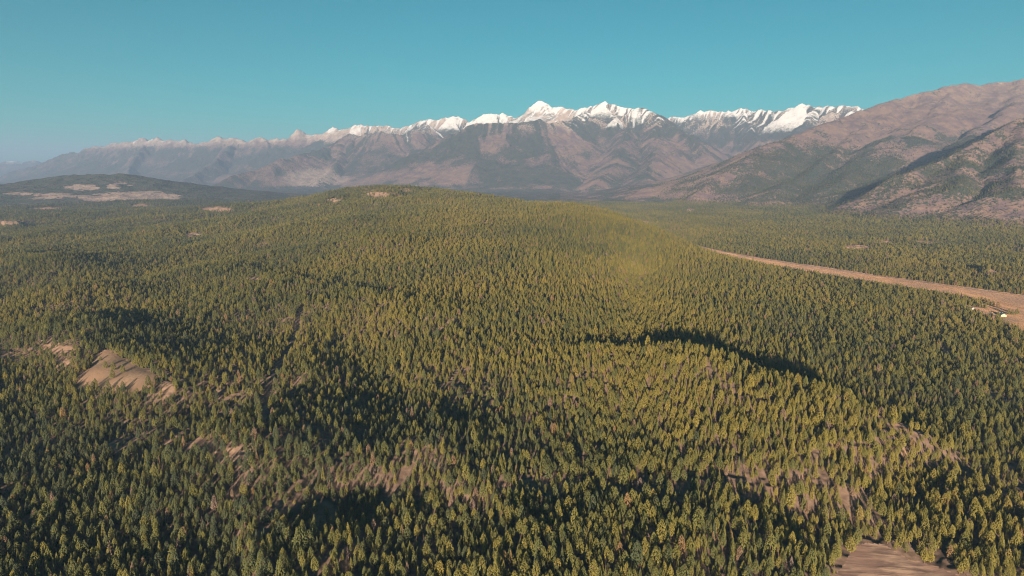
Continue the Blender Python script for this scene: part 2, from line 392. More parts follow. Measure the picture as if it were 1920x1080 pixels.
# snow line rises on the sunny bare left part and on the dry right mountain
snowline = np.where(AZD < -14, 1460, 1390.0)
snowline = np.where(AZD < -17.5, 1510.0, snowline)
snowline = np.where(AZD < -23, 1540.0, snowline)
snowline = np.where((AZD > -29.5) & (AZD < -26.2), 1430.0, snowline)
snowline = np.where(RR > 36000, 560, snowline)
front = (AZD > -16) & (AZD < 7.5) & (RR < 15300)
snowline = np.where(front, 1620, snowline)
snowline = np.where(right, np.where(AZD > 34, 1720, 1850), snowline)
SNOW = sstep(-220, 520, MZ - snowline - 420 * GG + 60 * med + 520 * ST)
ROCK = np.where(right, 0.10, 1.0) * sstep(1050, 1400, MZ + 120 * med + 150 * ST)
SNOW = np.where(MZ < 400, 0, SNOW)
# dark conifer cover on the slopes
cover = 0.52 + 0.36 * big + 0.32 * med + 0.62 * ST
cover = np.where(RR > 9000, cover + 0.06 - 0.3 * GG + np.where(AZD > 5, 0.28 * sstep(900, 1150, MZ), 0.0), cover)
pinkL = sstep(0, 1, 1 - (((PXg - 590) / 75) ** 2 + ((PYg - 335) / 25) ** 2)) * (RR > 12000)
pinkM = sstep(0, 1, 1 - (((PXg - 545) / 70) ** 2 + ((PYg - 305) / 16) ** 2)) * (RR > 12000)
cover = cover - 0.55 * pinkL - 0.45 * pinkM
rocky = (AZD < -12) & (RR > 19000)
cover = np.where(rocky, 0.66 + 0.3 * med + 0.55 * ST - 1.2 * sstep(1000, 1450, MZ), cover)
# right mountain: bare brown upper slopes, wooded lower left flank
cr = 0.31 + 0.22 * big + 0.34 * med + 0.45 * ST
cr = cr + 0.55 * sstep(0, 1, 1 - (((PXg - 1560) / 190) ** 2 + ((PYg - 330) / 62) ** 2) * 0.8)
cr = cr + 0.25 * sstep(0, 1, 1 - (((PXg - 1850) / 160) ** 2 + ((PYg - 340) / 70) ** 2))
cr = cr - 0.25 * sstep(700, 1000, MZ)
cover = np.where(right, cr, cover)
plain = (MZ < 40) | (RR < 4300)
cover = np.where(plain, np.where(AZD > 4, 0.62, 0.85) + 0.5 * med, cover)
# grassy southern side of the left hill
gp = np.zeros(GX.shape)
for ex, ey, rx, ry, k in [(265,366,80,9,1.2),(190,372,55,6,.9),(150,350,26,4,1),(222,348,16,4,1.1),(110,365,50,7,.7),(35,362,25,3,.9),(80,372,30,3,.8),(300,370,42,6,1.2)]:
    gp = np.maximum(gp, k * (1 - sstep(0.5, 1.2, ((PXg + 26 * med + 10 * fine - ex) / rx) ** 2 + ((PYg + 3.5 * big + 2.0 * fine - ey) / ry) ** 2)))
hillm = (RR > 6000) & (RR < 10500) & (AZD < -18)
cover = np.where(hillm, 0.9 + 0.3 * med - 1.0 * gp, cover)
ROCK = np.where(hillm, 0.40 * np.clip(gp, 0, 1), ROCK); ROCK = np.maximum(ROCK, 0.6 * pinkL)
cover = np.clip(np.where(nm, np.where(plain, cover * (1 - OPEN), cover), cover), 0, 1)
PLAIN_NEAR = (RR < 7200) & plain

def add_float(me, name, v):
    a = me.attributes.new(name, 'FLOAT', 'POINT'); a.data.foreach_set('value', np.ascontiguousarray(v, np.float32))

MATS = {}
def grid_object(name, facemask, mat, label=None):
    """faces of the terrain grid chosen by a mask, as one object"""
    i, j = np.nonzero(facemask)
    v0 = i * NA + j
    quads = np.stack([v0, v0 + 1, v0 + NA + 1, v0 + NA], 1)
    used, inv = np.unique(quads.ravel(), return_inverse=True)
    me = bpy.data.meshes.new(name)
    me.vertices.add(len(used)); me.loops.add(len(inv)); me.polygons.add(len(quads))
    co = np.stack([GX.ravel()[used], GY.ravel()[used], GZ.ravel()[used]], 1)
    me.vertices.foreach_set('co', co.astype(np.float32).ravel())
    me.loops.foreach_set('vertex_index', inv.astype(np.int32))
    me.polygons.foreach_set('loop_start', np.arange(0, len(inv), 4, dtype=np.int32))
    me.polygons.foreach_set('use_smooth', np.ones(len(quads), bool))
    me.update(calc_edges=True)
    add_float(me, 'snow', SNOW.ravel()[used]); add_float(me, 'cover', cover.ravel()[used])
    add_float(me, 'rock', ROCK.ravel()[used]); add_float(me, 'near', PLAIN_NEAR.ravel()[used]); add_float(me, 'open', OPEN.ravel()[used])
    me.materials.append(mat)
    o = bpy.data.objects.new(name, me); COL.objects.link(o)
    o['kind'] = 'structure'
    if label: o['label'] = label
    return o

# ------------------------------------------------------------------ materials
def new_mat(name):
    m = bpy.data.materials.new(name); m.use_nodes = True
    n = m.node_tree.nodes; n.clear()
    out = n.new('ShaderNodeOutputMaterial'); b = n.new('ShaderNodeBsdfPrincipled')
    b.inputs['Specular IOR Level'].default_value = 0.15
    m.node_tree.links.new(b.outputs['BSDF'], out.inputs['Surface'])
    return m, n, m.node_tree.links, b
def mixc(n, l, fac, a, b, blend='MIX'):
    x = n.new('ShaderNodeMix'); x.data_type = 'RGBA'; x.blend_type = blend
    for sock, v in (('Factor', fac), ('A', a), ('B', b)):
        if isinstance(v, (int, float)): x.inputs[sock].default_value = v
        elif isinstance(v, tuple): x.inputs[sock].default_value = v + (1,) if len(v) == 3 else v
        else: l.new(v, x.inputs[sock])
    return x.outputs['Result']
def mathn(n, l, op, a, b=None, c=None, clamp=False):
    x = n.new('ShaderNodeMath'); x.operation = op; x.use_clamp = clamp
    for k, v in enumerate((a, b, c)):
        if v is None: continue
        if isinstance(v, (int, float)): x.inputs[k].default_value = v
        else: l.new(v, x.inputs[k])
    return x.outputs[0]
def noise(n, l, vec, scale, detail=3, rough=0.55):
    x = n.new('ShaderNodeTexNoise'); x.inputs['Scale'].default_value = scale
    x.inputs['Detail'].default_value = detail; x.inputs['Roughness'].default_value = rough
    l.new(vec, x.inputs['Vector']); return x.outputs['Fac']
def attr(n, name, kind='GEOMETRY'):
    x = n.new('ShaderNodeAttribute'); x.attribute_name = name; x.attribute_type = kind; return x.outputs['Fac']
def remap(n, l, v, a, b, c=0.0, d=1.0):
    x = n.new('ShaderNodeMapRange'); x.interpolation_type = 'SMOOTHSTEP'
    l.new(v, x.inputs['Value'])
    for k, q in zip(('From Min', 'From Max', 'To Min', 'To Max'), (a, b, c, d)): x.inputs[k].default_value = q
    return x.outputs['Result']

def terrain_material():
    m, n, l, b = new_mat('terrain')
    geo = n.new('ShaderNodeNewGeometry'); P = geo.outputs['Position']
    n25 = noise(n, l, P, 1 / 26.0, 2, 0.6); n90 = noise(n, l, P, 1 / 110.0, 3, 0.6); n400 = noise(n, l, P, 1 / 520.0, 3)
    n4 = noise(n, l, P, 1 / 5.0, 3, 0.65)
    # bare slopes: dry grass, scree, burnt brush
    bare = mixc(n, l, remap(n, l, n400, .38, .62), (0.120, 0.082, 0.080), (0.084, 0.060, 0.070))
    bare = mixc(n, l, remap(n, l, n90, .40, .66), bare, (0.162, 0.110, 0.090))
    bare = mixc(n, l, attr(n, 'rock'), bare, mixc(n, l, remap(n, l, n90, .35, .65), (0.26, 0.205, 0.18), (0.36, 0.30, 0.265)))
    wood = mixc(n, l, remap(n, l, n90, .35, .65), (0.024, 0.034, 0.027), (0.046, 0.046, 0.038))
    cov = attr(n, 'cover')
    spk = mathn(n, l, 'ADD', mathn(n, l, 'MULTIPLY', n25, 1.7), mathn(n, l, 'MULTIPLY', n90, 0.5))
    thr = mathn(n, l, 'ADD', mathn(n, l, 'SUBTRACT', spk, 1.58), cov)
    slope_col = mixc(n, l, remap(n, l, thr, -0.03, 0.07), bare, wood)
    # forest floor and dry grass of the near ground
    floor = mixc(n, l, remap(n, l, n4, .35, .7), (0.095, 0.066, 0.052), (0.150, 0.104, 0.082))
    grass = mixc(n, l, remap(n, l, n4, .30, .72), (0.19, 0.125, 0.090), (0.26, 0.178, 0.130))
    grass = mixc(n, l, remap(n, l, n90, .36, .68), grass, (0.22, 0.138, 0.100))
    near_col = mixc(n, l, remap(n, l, attr(n, 'open'), 0.2, 0.8), floor, grass)
    col = mixc(n, l, attr(n, 'near'), slope_col, near_col)
    sn = mathn(n, l, 'ADD', attr(n, 'snow'), mathn(n, l, 'ADD', mathn(n, l, 'MULTIPLY', mathn(n, l, 'SUBTRACT', n90, 0.5), 0.8), mathn(n, l, 'MULTIPLY', mathn(n, l, 'SUBTRACT', n25, 0.5), 0.7)))
    snowf = remap(n, l, sn, 0.34, 1.05)
    col = mixc(n, l, snowf, col, (0.54, 0.54, 0.57))
    l.new(col, b.inputs['Base Color']); b.inputs['Roughness'].default_value = 0.95; b.inputs['Diffuse Roughness'].default_value = 0.8
    bump = n.new('ShaderNodeBump'); bump.inputs['Strength'].default_value = 0.9; bump.inputs['Distance'].default_value = 14.0
    l.new(mathn(n, l, 'ADD', n25, mathn(n, l, 'MULTIPLY', n90, 2.0)), bump.inputs['Height'])
    l.new(bump.outputs['Normal'], b.inputs['Normal'])
    return m
TERR = terrain_material()

def stalks(b, sheen=0.0):
    # standing dry stems catch low light
    b.inputs['Diffuse Roughness'].default_value = 1.0
    b.inputs['Sheen Weight'].default_value = sheen; b.inputs['Sheen Roughness'].default_value = 0.55
    b.inputs['Sheen Tint'].default_value = (1.0, 0.80, 0.60, 1)
def field_material():
    m, n, l, b = new_mat('ploughed_field')
    geo = n.new('ShaderNodeNewGeometry'); P = geo.outputs['Position']
    mp = n.new('ShaderNodeMapping'); mp.inputs['Rotation'].default_value = (0, 0, 0.28); mp.inputs['Scale'].default_value = (0.25, 1.6, 1)
    l.new(P, mp.inputs['Vector'])
    a = noise(n, l, mp.outputs['Vector'], 0.16, 4, .65); c = noise(n, l, P, 0.035, 3)
    col = mixc(n, l, remap(n, l, a, .36, .66), (0.105, 0.068, 0.060), (0.30, 0.205, 0.155))
    col = mixc(n, l, remap(n, l, c, .42, .62, 0, .7), col, (0.16, 0.10, 0.085))
    l.new(col, b.inputs['Base Color']); b.inputs['Roughness'].default_value = 1.0; stalks(b, 0.05)
    bump = n.new('ShaderNodeBump'); bump.inputs['Strength'].default_value = 0.8; bump.inputs['Distance'].default_value = 0.6
    l.new(a, bump.inputs['Height']); l.new(bump.outputs['Normal'], b.inputs['Normal'])
    return m
def meadow_material():
    m, n, l, b = new_mat('dry_meadow')
    geo = n.new('ShaderNodeNewGeometry'); P = geo.outputs['Position']
    mp = n.new('ShaderNodeMapping'); mp.inputs['Rotation'].default_value = (0, 0, 0.5); mp.inputs['Scale'].default_value = (1, 0.22, 1)
    l.new(P, mp.inputs['Vector'])
    a = noise(n, l, mp.outputs['Vector'], 0.05, 4, .6); c = noise(n, l, P, 0.012, 2)
    col = mixc(n, l, remap(n, l, a, .36, .66), (0.27, 0.135, 0.075), (0.42, 0.235, 0.125))
    col = mixc(n, l, remap(n, l, c, .45, .6), col, (0.25, 0.145, 0.10))
    l.new(col, b.inputs['Base Color']); b.inputs['Roughness'].default_value = 1.0; stalks(b, 0.16)
    tuft = noise(n, l, P, 0.9, 3, .7)
    bump = n.new('ShaderNodeBump'); bump.inputs['Strength'].default_value = 1.0; bump.inputs['Distance'].default_value = 1.6
    l.new(tuft, bump.inputs['Height']); l.new(bump.outputs['Normal'], b.inputs['Normal'])
    return m
def grass_material():
    m, n, l, b = new_mat('dry_grass')
    geo = n.new('ShaderNodeNewGeometry'); P = geo.outputs['Position']
    a = noise(n, l, P, 0.25, 4, .65); c = noise(n, l, P, 0.03, 3)
    col = mixc(n, l, remap(n, l, a, .32, .70), (0.20, 0.130, 0.088), (0.29, 0.20, 0.138))
    col = mixc(n, l, remap(n, l, c, .42, .62), col, (0.26, 0.165, 0.11))
    l.new(col, b.inputs['Base Color']); b.inputs['Roughness'].default_value = 1.0
    bump = n.new('ShaderNodeBump'); bump.inputs['Strength'].default_value = 0.6; bump.inputs['Distance'].default_value = 0.8
    l.new(a, bump.inputs['Height']); l.new(bump.outputs['Normal'], b.inputs['Normal'])
    return m

# ------------------------------------------------------------------ split the terrain into its named pieces
def fc(a): return 0.25 * (a[:-1, :-1] + a[1:, :-1] + a[:-1, 1:] + a[1:, 1:])
fX, fY, fZ, fR, fA, fM = fc(GX), fc(GY), fc(GZ), fc(RR), np.degrees(fc(AZ)), fc(MZ)
fpx, fpy = project(fX, fY, fZ)
m_field = (inpoly(fpx, fpy, FIELD_PX) | ((fpy >= 1096) & (fpx > 1530) & (fpx < 1880))) & (fR < 800)
m_clear = inpoly(fpx, fpy, CLEAR_PX) & (fR < 1500)
m_meadow = meadow_w(fX, fY) > 0.5
m_far = fR > 37000
m_right = (fA > 11.5) & (fR < 14000) & (fR > 4300) & (fM > 25) & ~m_meadow
m_hill = (fR > 6500) & (fR < 11500) & (fA < -17) & (fM > 30)
m_range = (fM > 60) & ~m_far & ~m_right & ~m_hill & (fR > 8500)
rest = ~(m_field | m_clear | m_meadow | m_far | m_right | m_hill | m_range)
# slopes that turn away behind the crests are not needed far beyond the skyline
elev = (GZ - CAM_Z) / RR
hor = np.maximum.accumulate(elev, axis=0)
hid = fc((elev < hor - 0.035).astype(float)) > 0.99
hid &= fR > 5000
grid_object('forest_floor', rest & ~hid, TERR, 'forest floor and valley ground under the conifers')
grid_object('ploughed_field', m_field, field_material(), 'bare brown field at the lower right corner')
grid_object('grass_clearing', m_clear, grass_material(), 'tan grassy slope in the forest at left')
grid_object('meadow', m_meadow, meadow_material(), 'long orange dry meadow along the valley at right')
grid_object('distant_snow_peaks', m_far & ~hid, TERR, 'distant pale snow peaks on the far left horizon')
grid_object('right_mountain', m_right & ~hid, TERR, 'brown mountain with scattered trees at right')
grid_object('left_hill', m_hill & ~hid, TERR, 'low dark hill with pink grass patches at far left')
grid_object('snowy_mountain_range', m_range & ~hid, TERR, 'long mountain range with snow along its crest')

def Zat(x, y):
    x = np.atleast_1d(np.asarray(x, float)); y = np.atleast_1d(np.asarray(y, float))
    return near_h(x, y) + mount(x, y)[0]
LAZ, LRR = az, np.log(rr)
def Zgrid(x, y):
    """height of the terrain mesh itself"""
    R = np.hypot(x, y); a = np.arctan2(x, y)
    fj = np.clip((a - az[0]) / (az[1] - az[0]), 0, NA - 1.001); j = fj.astype(int); fj -= j
    fi = np.interp(R, rr, np.arange(NR)); i = np.clip(fi.astype(int), 0, NR - 2); fi = fi - i
    return (GZ[i, j] * (1 - fi) + GZ[i + 1, j] * fi) * (1 - fj) + (GZ[i, j + 1] * (1 - fi) + GZ[i + 1, j + 1] * fi) * fj
def on_ground(px, py):
    return march(lambda x, y: Zgrid(x, y), px, py)

# ------------------------------------------------------------------ trees
def foliage_material():
    m, n, l, b = new_mat('conifer_needles')
    t = attr(n, 'tint', 'INSTANCER'); tc = n.new('ShaderNodeTexCoord')
    ramp = n.new('ShaderNodeValToRGB'); cr = ramp.color_ramp; cr.interpolation = 'LINEAR'
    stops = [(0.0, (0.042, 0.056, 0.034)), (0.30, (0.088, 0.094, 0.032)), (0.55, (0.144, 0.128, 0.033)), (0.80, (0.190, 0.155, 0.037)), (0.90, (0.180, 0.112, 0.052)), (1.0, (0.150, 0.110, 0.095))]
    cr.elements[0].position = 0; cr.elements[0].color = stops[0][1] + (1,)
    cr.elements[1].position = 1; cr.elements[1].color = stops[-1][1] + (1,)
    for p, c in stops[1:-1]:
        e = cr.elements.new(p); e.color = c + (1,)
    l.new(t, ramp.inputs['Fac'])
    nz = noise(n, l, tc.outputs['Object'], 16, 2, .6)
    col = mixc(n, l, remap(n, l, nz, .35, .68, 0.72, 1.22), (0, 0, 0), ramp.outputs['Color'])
    l.new(col, b.inputs['Base Color']); b.inputs['Roughness'].default_value = 0.75
    return m
def bark_material():
    m, n, l, b = new_mat('pine_bark')
    tc = n.new('ShaderNodeTexCoord')
    nz = noise(n, l, tc.outputs['Object'], 22, 3)
    l.new(mixc(n, l, remap(n, l, nz, .35, .65), (0.12, 0.075, 0.05), (0.24, 0.14, 0.085)), b.inputs['Base Color'])
    b.inputs['Roughness'].default_value = 0.9
    return m
NEEDLE, BARK = foliage_material(), bark_material()

def trunk_geo(r, zt=0.93, n=5):
    V, Fc = [], []
    for k, z in enumerate((0, 0.35, zt)):
        q = r * (1 - 0.9 * z / zt) + 0.001
        for i in range(n):
            a = 2 * math.pi * i / n; V.append((q * math.cos(a), q * math.sin(a), z - (0.03 if k == 0 else 0)))
    for k in range(2):
        for i in range(n):
            Fc.append((k * n + i, k * n + (i + 1) % n, (k + 1) * n + (i + 1) % n, (k + 1) * n + i))
    return V, Fc
def crown_geo(seed, kind, n_clumps, size):
    """crown of unit height: many small bent leaf clumps over and inside the crown volume"""
    r = random.Random(seed); V, Fc = [], []
    z0 = {'fir': 0.07, 'pine': 0.24, 'round': 0.16, 'bare': 0.2}[kind]
    R0 = {'fir': 0.185, 'pine': 0.21, 'round': 0.235, 'bare': 0.15}[kind]
    lob = [(r.uniform(0, 6.28), r.uniform(0.85, 1.2), r.uniform(z0, 0.95)) for _ in range(9)]
    lean = (r.uniform(-.02, .02), r.uniform(-.02, .02))
    def prof(t):                                     # t 0 bottom, 1 top
        if kind == 'fir': return (1 - t) ** 0.85 * min(1, 0.55 + 3.2 * t) + 0.02
        if kind == 'pine': return math.sin(math.pi * min(1, 0.12 + 0.88 * t) ** 0.85) ** 0.75 * (1 - 0.30 * t) + 0.02
        return (1 - t ** 2.0) ** 0.7 * min(1, 0.6 + 2.2 * t) + 0.03
    for c in range(n_clumps):
        t = ((c + r.random()) / n_clumps) ** 1.12
        z = z0 + (1 - z0) * t
        a = c * 2.39996 + r.uniform(-.5, .5)
        R = R0 * prof(t)
        for la, lf, lz in lob:
            da = abs((a - la + math.pi) % (2 * math.pi) - math.pi)
            if da < 0.8 and abs(z - lz) < 0.10: R *= lf
        R *= r.uniform(0.70, 1.06)
        cx, cy = R * math.cos(a) + lean[0] * z, R * math.sin(a) + lean[1] * z
        s = size * (0.55 + 0.6 * prof(t)) * r.uniform(0.7, 1.3)
        e = r.uniform(0.15, 0.95)                    # tilt of the spray
        ox, oy = math.cos(a), math.sin(a); tx, ty = -oy, ox
        dz = -math.sin(e); dr = math.cos(e)
        if t > 0.93: dz, dr = r.uniform(-.4, .5), r.uniform(.2, .7)
        b0 = (cx - ox * s * 0.55 * dr, cy - oy * s * 0.55 * dr, z - dz * s * 0.55)
        tip = (cx + ox * s * 0.75 * dr, cy + oy * s * 0.75 * dr, min(z + dz * s * 0.75, 1.0))
        w = s * r.uniform(0.42, 0.62); lift = s * r.uniform(-.12, .12)
        L = (cx + tx * w, cy + ty * w, z - 0.28 * s + lift); Rr = (cx - tx * w, cy - ty * w, z - 0.28 * s - lift)
        mid = (cx + ox * 0.12 * s, cy + oy * 0.12 * s, z + 0.10 * s)
        k = len(V); V += [b0, L, tip, Rr, mid]
        Fc += [(k, k + 1, k + 4), (k + 1, k + 2, k + 4), (k + 2, k + 3, k + 4), (k + 3, k, k + 4)]
    # leader and limbs
    k = len(V); V += [(-.012, 0, .93), (.012, 0, .93), (lean[0], lean[1], 1.02), (0, .012, .93)]
    Fc += [(k, k + 1, k + 2), (k + 1, k + 3, k + 2), (k + 3, k, k + 2)]
    for c in range(30 if kind == 'bare' else 8):
        c *= 8 / 30 if kind == 'bare' else 1
        a = c * 2.4 * (4 if kind == 'bare' else 1) + r.random(); z = z0 + (0.85 - z0) * c / 8; q = R0 * 0.7 * (1 - .6 * c / 8)
        k = len(V); V += [(0, 0, z - .006), (0, 0, z + .006), (q * math.cos(a), q * math.sin(a), z + .03)]
        Fc.append((k, k + 1, k + 2))
    return V, Fc

KINDS = [('fir', 210, .062), ('pine', 220, .066), ('round', 240, .070), ('fir', 190, .066), ('pine', 230, .064), ('round', 210, .074), ('bare', 26, .05)]
NEAR_V = [(trunk_geo(0.013 + 0.004 * (i % 3)), crown_geo(100 + i, k, n, s)) for i, (k, n, s) in enumerate(KINDS)]
FAR_V = [(trunk_geo(0.015, n=3), crown_geo(200 + i, k, 46, .14)) for i, k in enumerate(('fir', 'pine', 'round'))]

# ---- where the trees stand
def scatter(r0, r1, cell, amax, seed, keepfun=None):
    n = int(2 * r1 * math.sin(math.radians(amax)) / cell) + 2; m_ = int(r1 / cell) + 2
    ix = np.arange(-n // 2, n // 2 + 1); iy = np.arange(int(r0 * math.cos(math.radians(amax)) / cell) - 1, m_)
    I, J = np.meshgrid(ix, iy); g = np.random.default_rng(seed)
    x = (I + 0.5 * (J % 2) + g.uniform(-.43, .43, I.shape)) * cell; y = (J + g.uniform(-.43, .43, I.shape)) * cell
    R = np.hypot(x, y); a = np.degrees(np.arctan2(x, y))
    k = (R >= r0) & (R < r1) & (np.abs(a) < amax)
    return x[k], y[k]
elev_az = hor        # running skyline per azimuth, for leaving out what no one can see
def hidden(x, y, z, marg):
    R = np.hypot(x, y); a = np.arctan2(x, y)
    j = np.clip(((a - az[0]) / (az[1] - az[0])).round().astype(int), 0, NA - 1)
    i = np.clip(np.searchsorted(rr, R) - 2, 0, NR - 1)
    return (z + 30 - CAM_Z) / R < hor[i, j] - marg

TX, TY, TZ, TH, TT, TV = [], [], [], [], [], []
def plant(x, y, hmul, far, seed, on_mount=False):
    g = np.random.default_rng(seed)
    z = Zgrid(x, y); R = np.hypot(x, y)
    k = ~hidden(x, y, z, 0.012)
    x, y, z, R = x[k], y[k], z[k], R[k]
    op = openness(x, y, z)
    dens = 0.90 + 0.38 * fbm(x, y, 140, 3, 81) + 0.14 * fbm(x, y, 900, 2, 85)
    dens = np.clip(dens, 0.35, 0.97) * (1 - op) ** 1.5
    if on_mount:
        fi = np.interp(R, rr, np.arange(NR)).astype(int); fj = np.clip(((np.arctan2(x, y) - az[0]) / (az[1] - az[0])).astype(int), 0, NA - 1)
        cv = cover[fi, fj]; dens = np.clip(cv * 1.5 - 0.22, 0.10, 0.9) * (1 - sstep(0.3, .6, SNOW[fi, fj]))
        dens = np.where(MZ[fi, fj] < 20, 0.9 * (1 - op), dens)
        dens = np.where(R < 4300, 0, dens)
    for TP in (TRACK, TRACK2):
        d = poly_near(x, y, TP)[0]; dens = np.where(d < 4.6, 0, dens)
    d = poly_near(x, y, ROAD)[0]; dens = np.where(d < 7, 0, dens)
    for bx, by, br in KEEP_OUT: dens = np.where((x - bx) ** 2 + (y - by) ** 2 < br * br, 0, dens)
    k = g.random(x.shape) < dens
    x, y, z = x[k], y[k], z[k]; n = len(x)
    h = np.clip(g.normal(11.8, 3.1, n) + 3.0 * fbm(x, y, 300, 2, 91), 5, 21) * hmul
    u = g.random(n); h = np.where(u < 0.14, h * 0.58, np.where(u > 0.94, h * 1.3, h))
    cl = fbm(x, y, 380, 3, 95)
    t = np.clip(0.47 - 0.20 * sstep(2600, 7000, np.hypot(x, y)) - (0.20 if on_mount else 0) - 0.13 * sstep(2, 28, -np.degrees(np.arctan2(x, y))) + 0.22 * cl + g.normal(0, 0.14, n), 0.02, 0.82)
    rare = g.random(n); t = np.where(rare < 0.030, g.uniform(0.88, 1.0, n), t)
    v = g.integers(0, len(FAR_V) if far else len(NEAR_V) - 1, n)
    if not far: v = np.where(rare > 0.978, len(NEAR_V) - 1, v); t = np.where(rare > 0.978, 1.0, t)
    TX.append(x); TY.append(y); TZ.append(z); TH.append(h); TT.append(t); TV.append(v + (10 if far else 0))

TRACK = [on_ground(*p)[:2] for p in TRACK_PX]
TRACK2 = [on_ground(*p)[:2] for p in TRACK2_PX]
ROAD_PX = [(1262,446),(1300,457),(1345,468),(1420,483),(1500,495),(1600,510),(1700,524),(1800,539),(1860,547),(1940,556)]
ROAD = [at_height(x, y + 1.5, 0)[:2] for x, y in ROAD_PX]
HOUSE = at_height(1882, 594, 0); SHED = at_height(1824, 583, 0); SHED2 = at_height(1840, 574, 0)
KEEP_OUT = [(HOUSE[0], HOUSE[1] + 10, 40), (HOUSE[0] - 5, HOUSE[1] - 45, 42), (SHED[0], SHED[1], 20), (SHED2[0], SHED2[1], 14)]
plant(*scatter(300, 1250, 5.4, 43, 1), 0.80, False, 11)
plant(*scatter(1250, 2600, 6.1, 42, 2), 0.92, False, 12)
plant(*scatter(2600, 4300, 7.6, 41, 3), 1.0, True, 13)
x, y = scatter(4300, 7200, 11.5, 40, 4)
fi = np.interp(np.hypot(x, y), rr, np.arange(NR)).astype(int); fj = ((np.arctan2(x, y) - az[0]) / (az[1] - az[0])).astype(int)
onm = (MZ[fi, fj] > 20) & (x > 0)
plant(x[~onm], y[~onm], 1.25, True, 14)
x, y = scatter(4300, 9200, 14.0, 40, 5)
fi = np.interp(np.hypot(x, y), rr, np.arange(NR)).astype(int); fj = ((np.arctan2(x, y) - az[0]) / (az[1] - az[0])).astype(int)
k = (np.degrees(np.arctan2(x, y)) > 11.5) & (MZ[fi, fj] > 20)
plant(x[k], y[k], 1.05, True, 15, True)
TX, TY, TZ, TH, TT, TV = [np.concatenate(q) for q in (TX, TY, TZ, TH, TT, TV)]
TROT = rng.uniform(0, 2 * math.pi, len(TX)); TW = rng.uniform(0.76, 1.06, len(TX))

# ---- the trees that show largest become single trees
bx_, by_ = project(TX, TY, TZ); tx_, ty_ = project(TX, TY, TZ + TH)
vis = (bx_ > 12) & (bx_ < W - 12) & (by_ < H - 2) & (TV < 10)
size = np.where(vis, by_ - ty_, 0)
SINGLE = np.argsort(-size)[:284]
mask_single = np.zeros(len(TX), bool); mask_single[SINGLE] = True

def mesh_from(name, V, Fc, mats, midx=None):
    me = bpy.data.meshes.new(name); me.from_pydata(V, [], Fc); me.update()
    for q in mats: me.materials.append(q)
    if midx is not None: me.polygons.foreach_set('material_index', np.asarray(midx, np.int32))
    return me
TRUNK_ME = [mesh_from('trunk', *t, [BARK]) for t, c in NEAR_V]
CROWN_ME = [mesh_from('crown', *c, [NEEDLE]) for t, c in NEAR_V]
def single_tree(x, y, z, h, w, rot, v, t, label, group, name):
    e = bpy.data.objects.new(name, None); COL.objects.link(e); e.empty_display_size = 0.3
    e.location = (x, y, z - 0.15); e.rotation_euler = (0, 0, rot); e.scale = (h * w, h * w, h)
    e['label'] = label; e['category'] = 'tree'; e['group'] = group; e['tint'] = float(t)
    for nm, me in (('trunk', TRUNK_ME[v]), ('crown', CROWN_ME[v])):
        o = bpy.data.objects.new(nm, me); COL.objects.link(o); o.parent = e; o['tint'] = float(t)
    return e
ONES = ['', 'first', 'second', 'third', 'fourth', 'fifth', 'sixth', 'seventh', 'eighth', 'ninth', 'tenth', 'eleventh', 'twelfth', 'thirteenth', 'fourteenth', 'fifteenth', 'sixteenth', 'seventeenth', 'eighteenth', 'nineteenth']
TENS = {20: 'twent', 30: 'thirt', 40: 'fort', 50: 'fift', 60: 'sixt', 70: 'sevent'}
def ordinal(k):
    if k < 20: return ONES[k]
    t, o = k // 10 * 10, k % 10
    return TENS[t] + 'ieth' if o == 0 else TENS[t] + 'y-' + ONES[o]
def shade_word(t): return 'dark green' if t < 0.3 else 'olive green' if t < 0.55 else 'yellowish green' if t < 0.84 else 'rusty brown' if t < 0.97 else 'grey'
def kind_word(v): return {'fir': 'fir', 'pine': 'pine', 'round': 'pine', 'bare': 'dead tree'}[KINDS[v][0]]
def size_word(h): return 'small' if h < 10.5 else 'tall' if h > 15 else 'medium-sized'
STRIPS = ['lowest strip at the bottom edge', 'second strip above the bottom edge', 'third strip above the bottom edge', 'fourth strip above the bottom edge', 'fifth strip above the bottom edge', 'sixth strip above the bottom edge']
byrow = SINGLE[np.argsort(-by_[SINGLE])]
for s, grp in enumerate(np.array_split(byrow, 6)):
    for k, i in enumerate(grp[np.argsort(bx_[grp])]):
        v = int(TV[i])
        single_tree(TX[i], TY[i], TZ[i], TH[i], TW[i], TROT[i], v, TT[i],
                    f"{size_word(TH[i])} {shade_word(TT[i])} {kind_word(v)}, {ordinal(k + 1)} from left in {STRIPS[s]}",
                    'conifers in the foreground of the forest', {'fir': 'fir_tree', 'pine': 'pine_tree', 'dead tree': 'dead_tree'}[kind_word(v)])

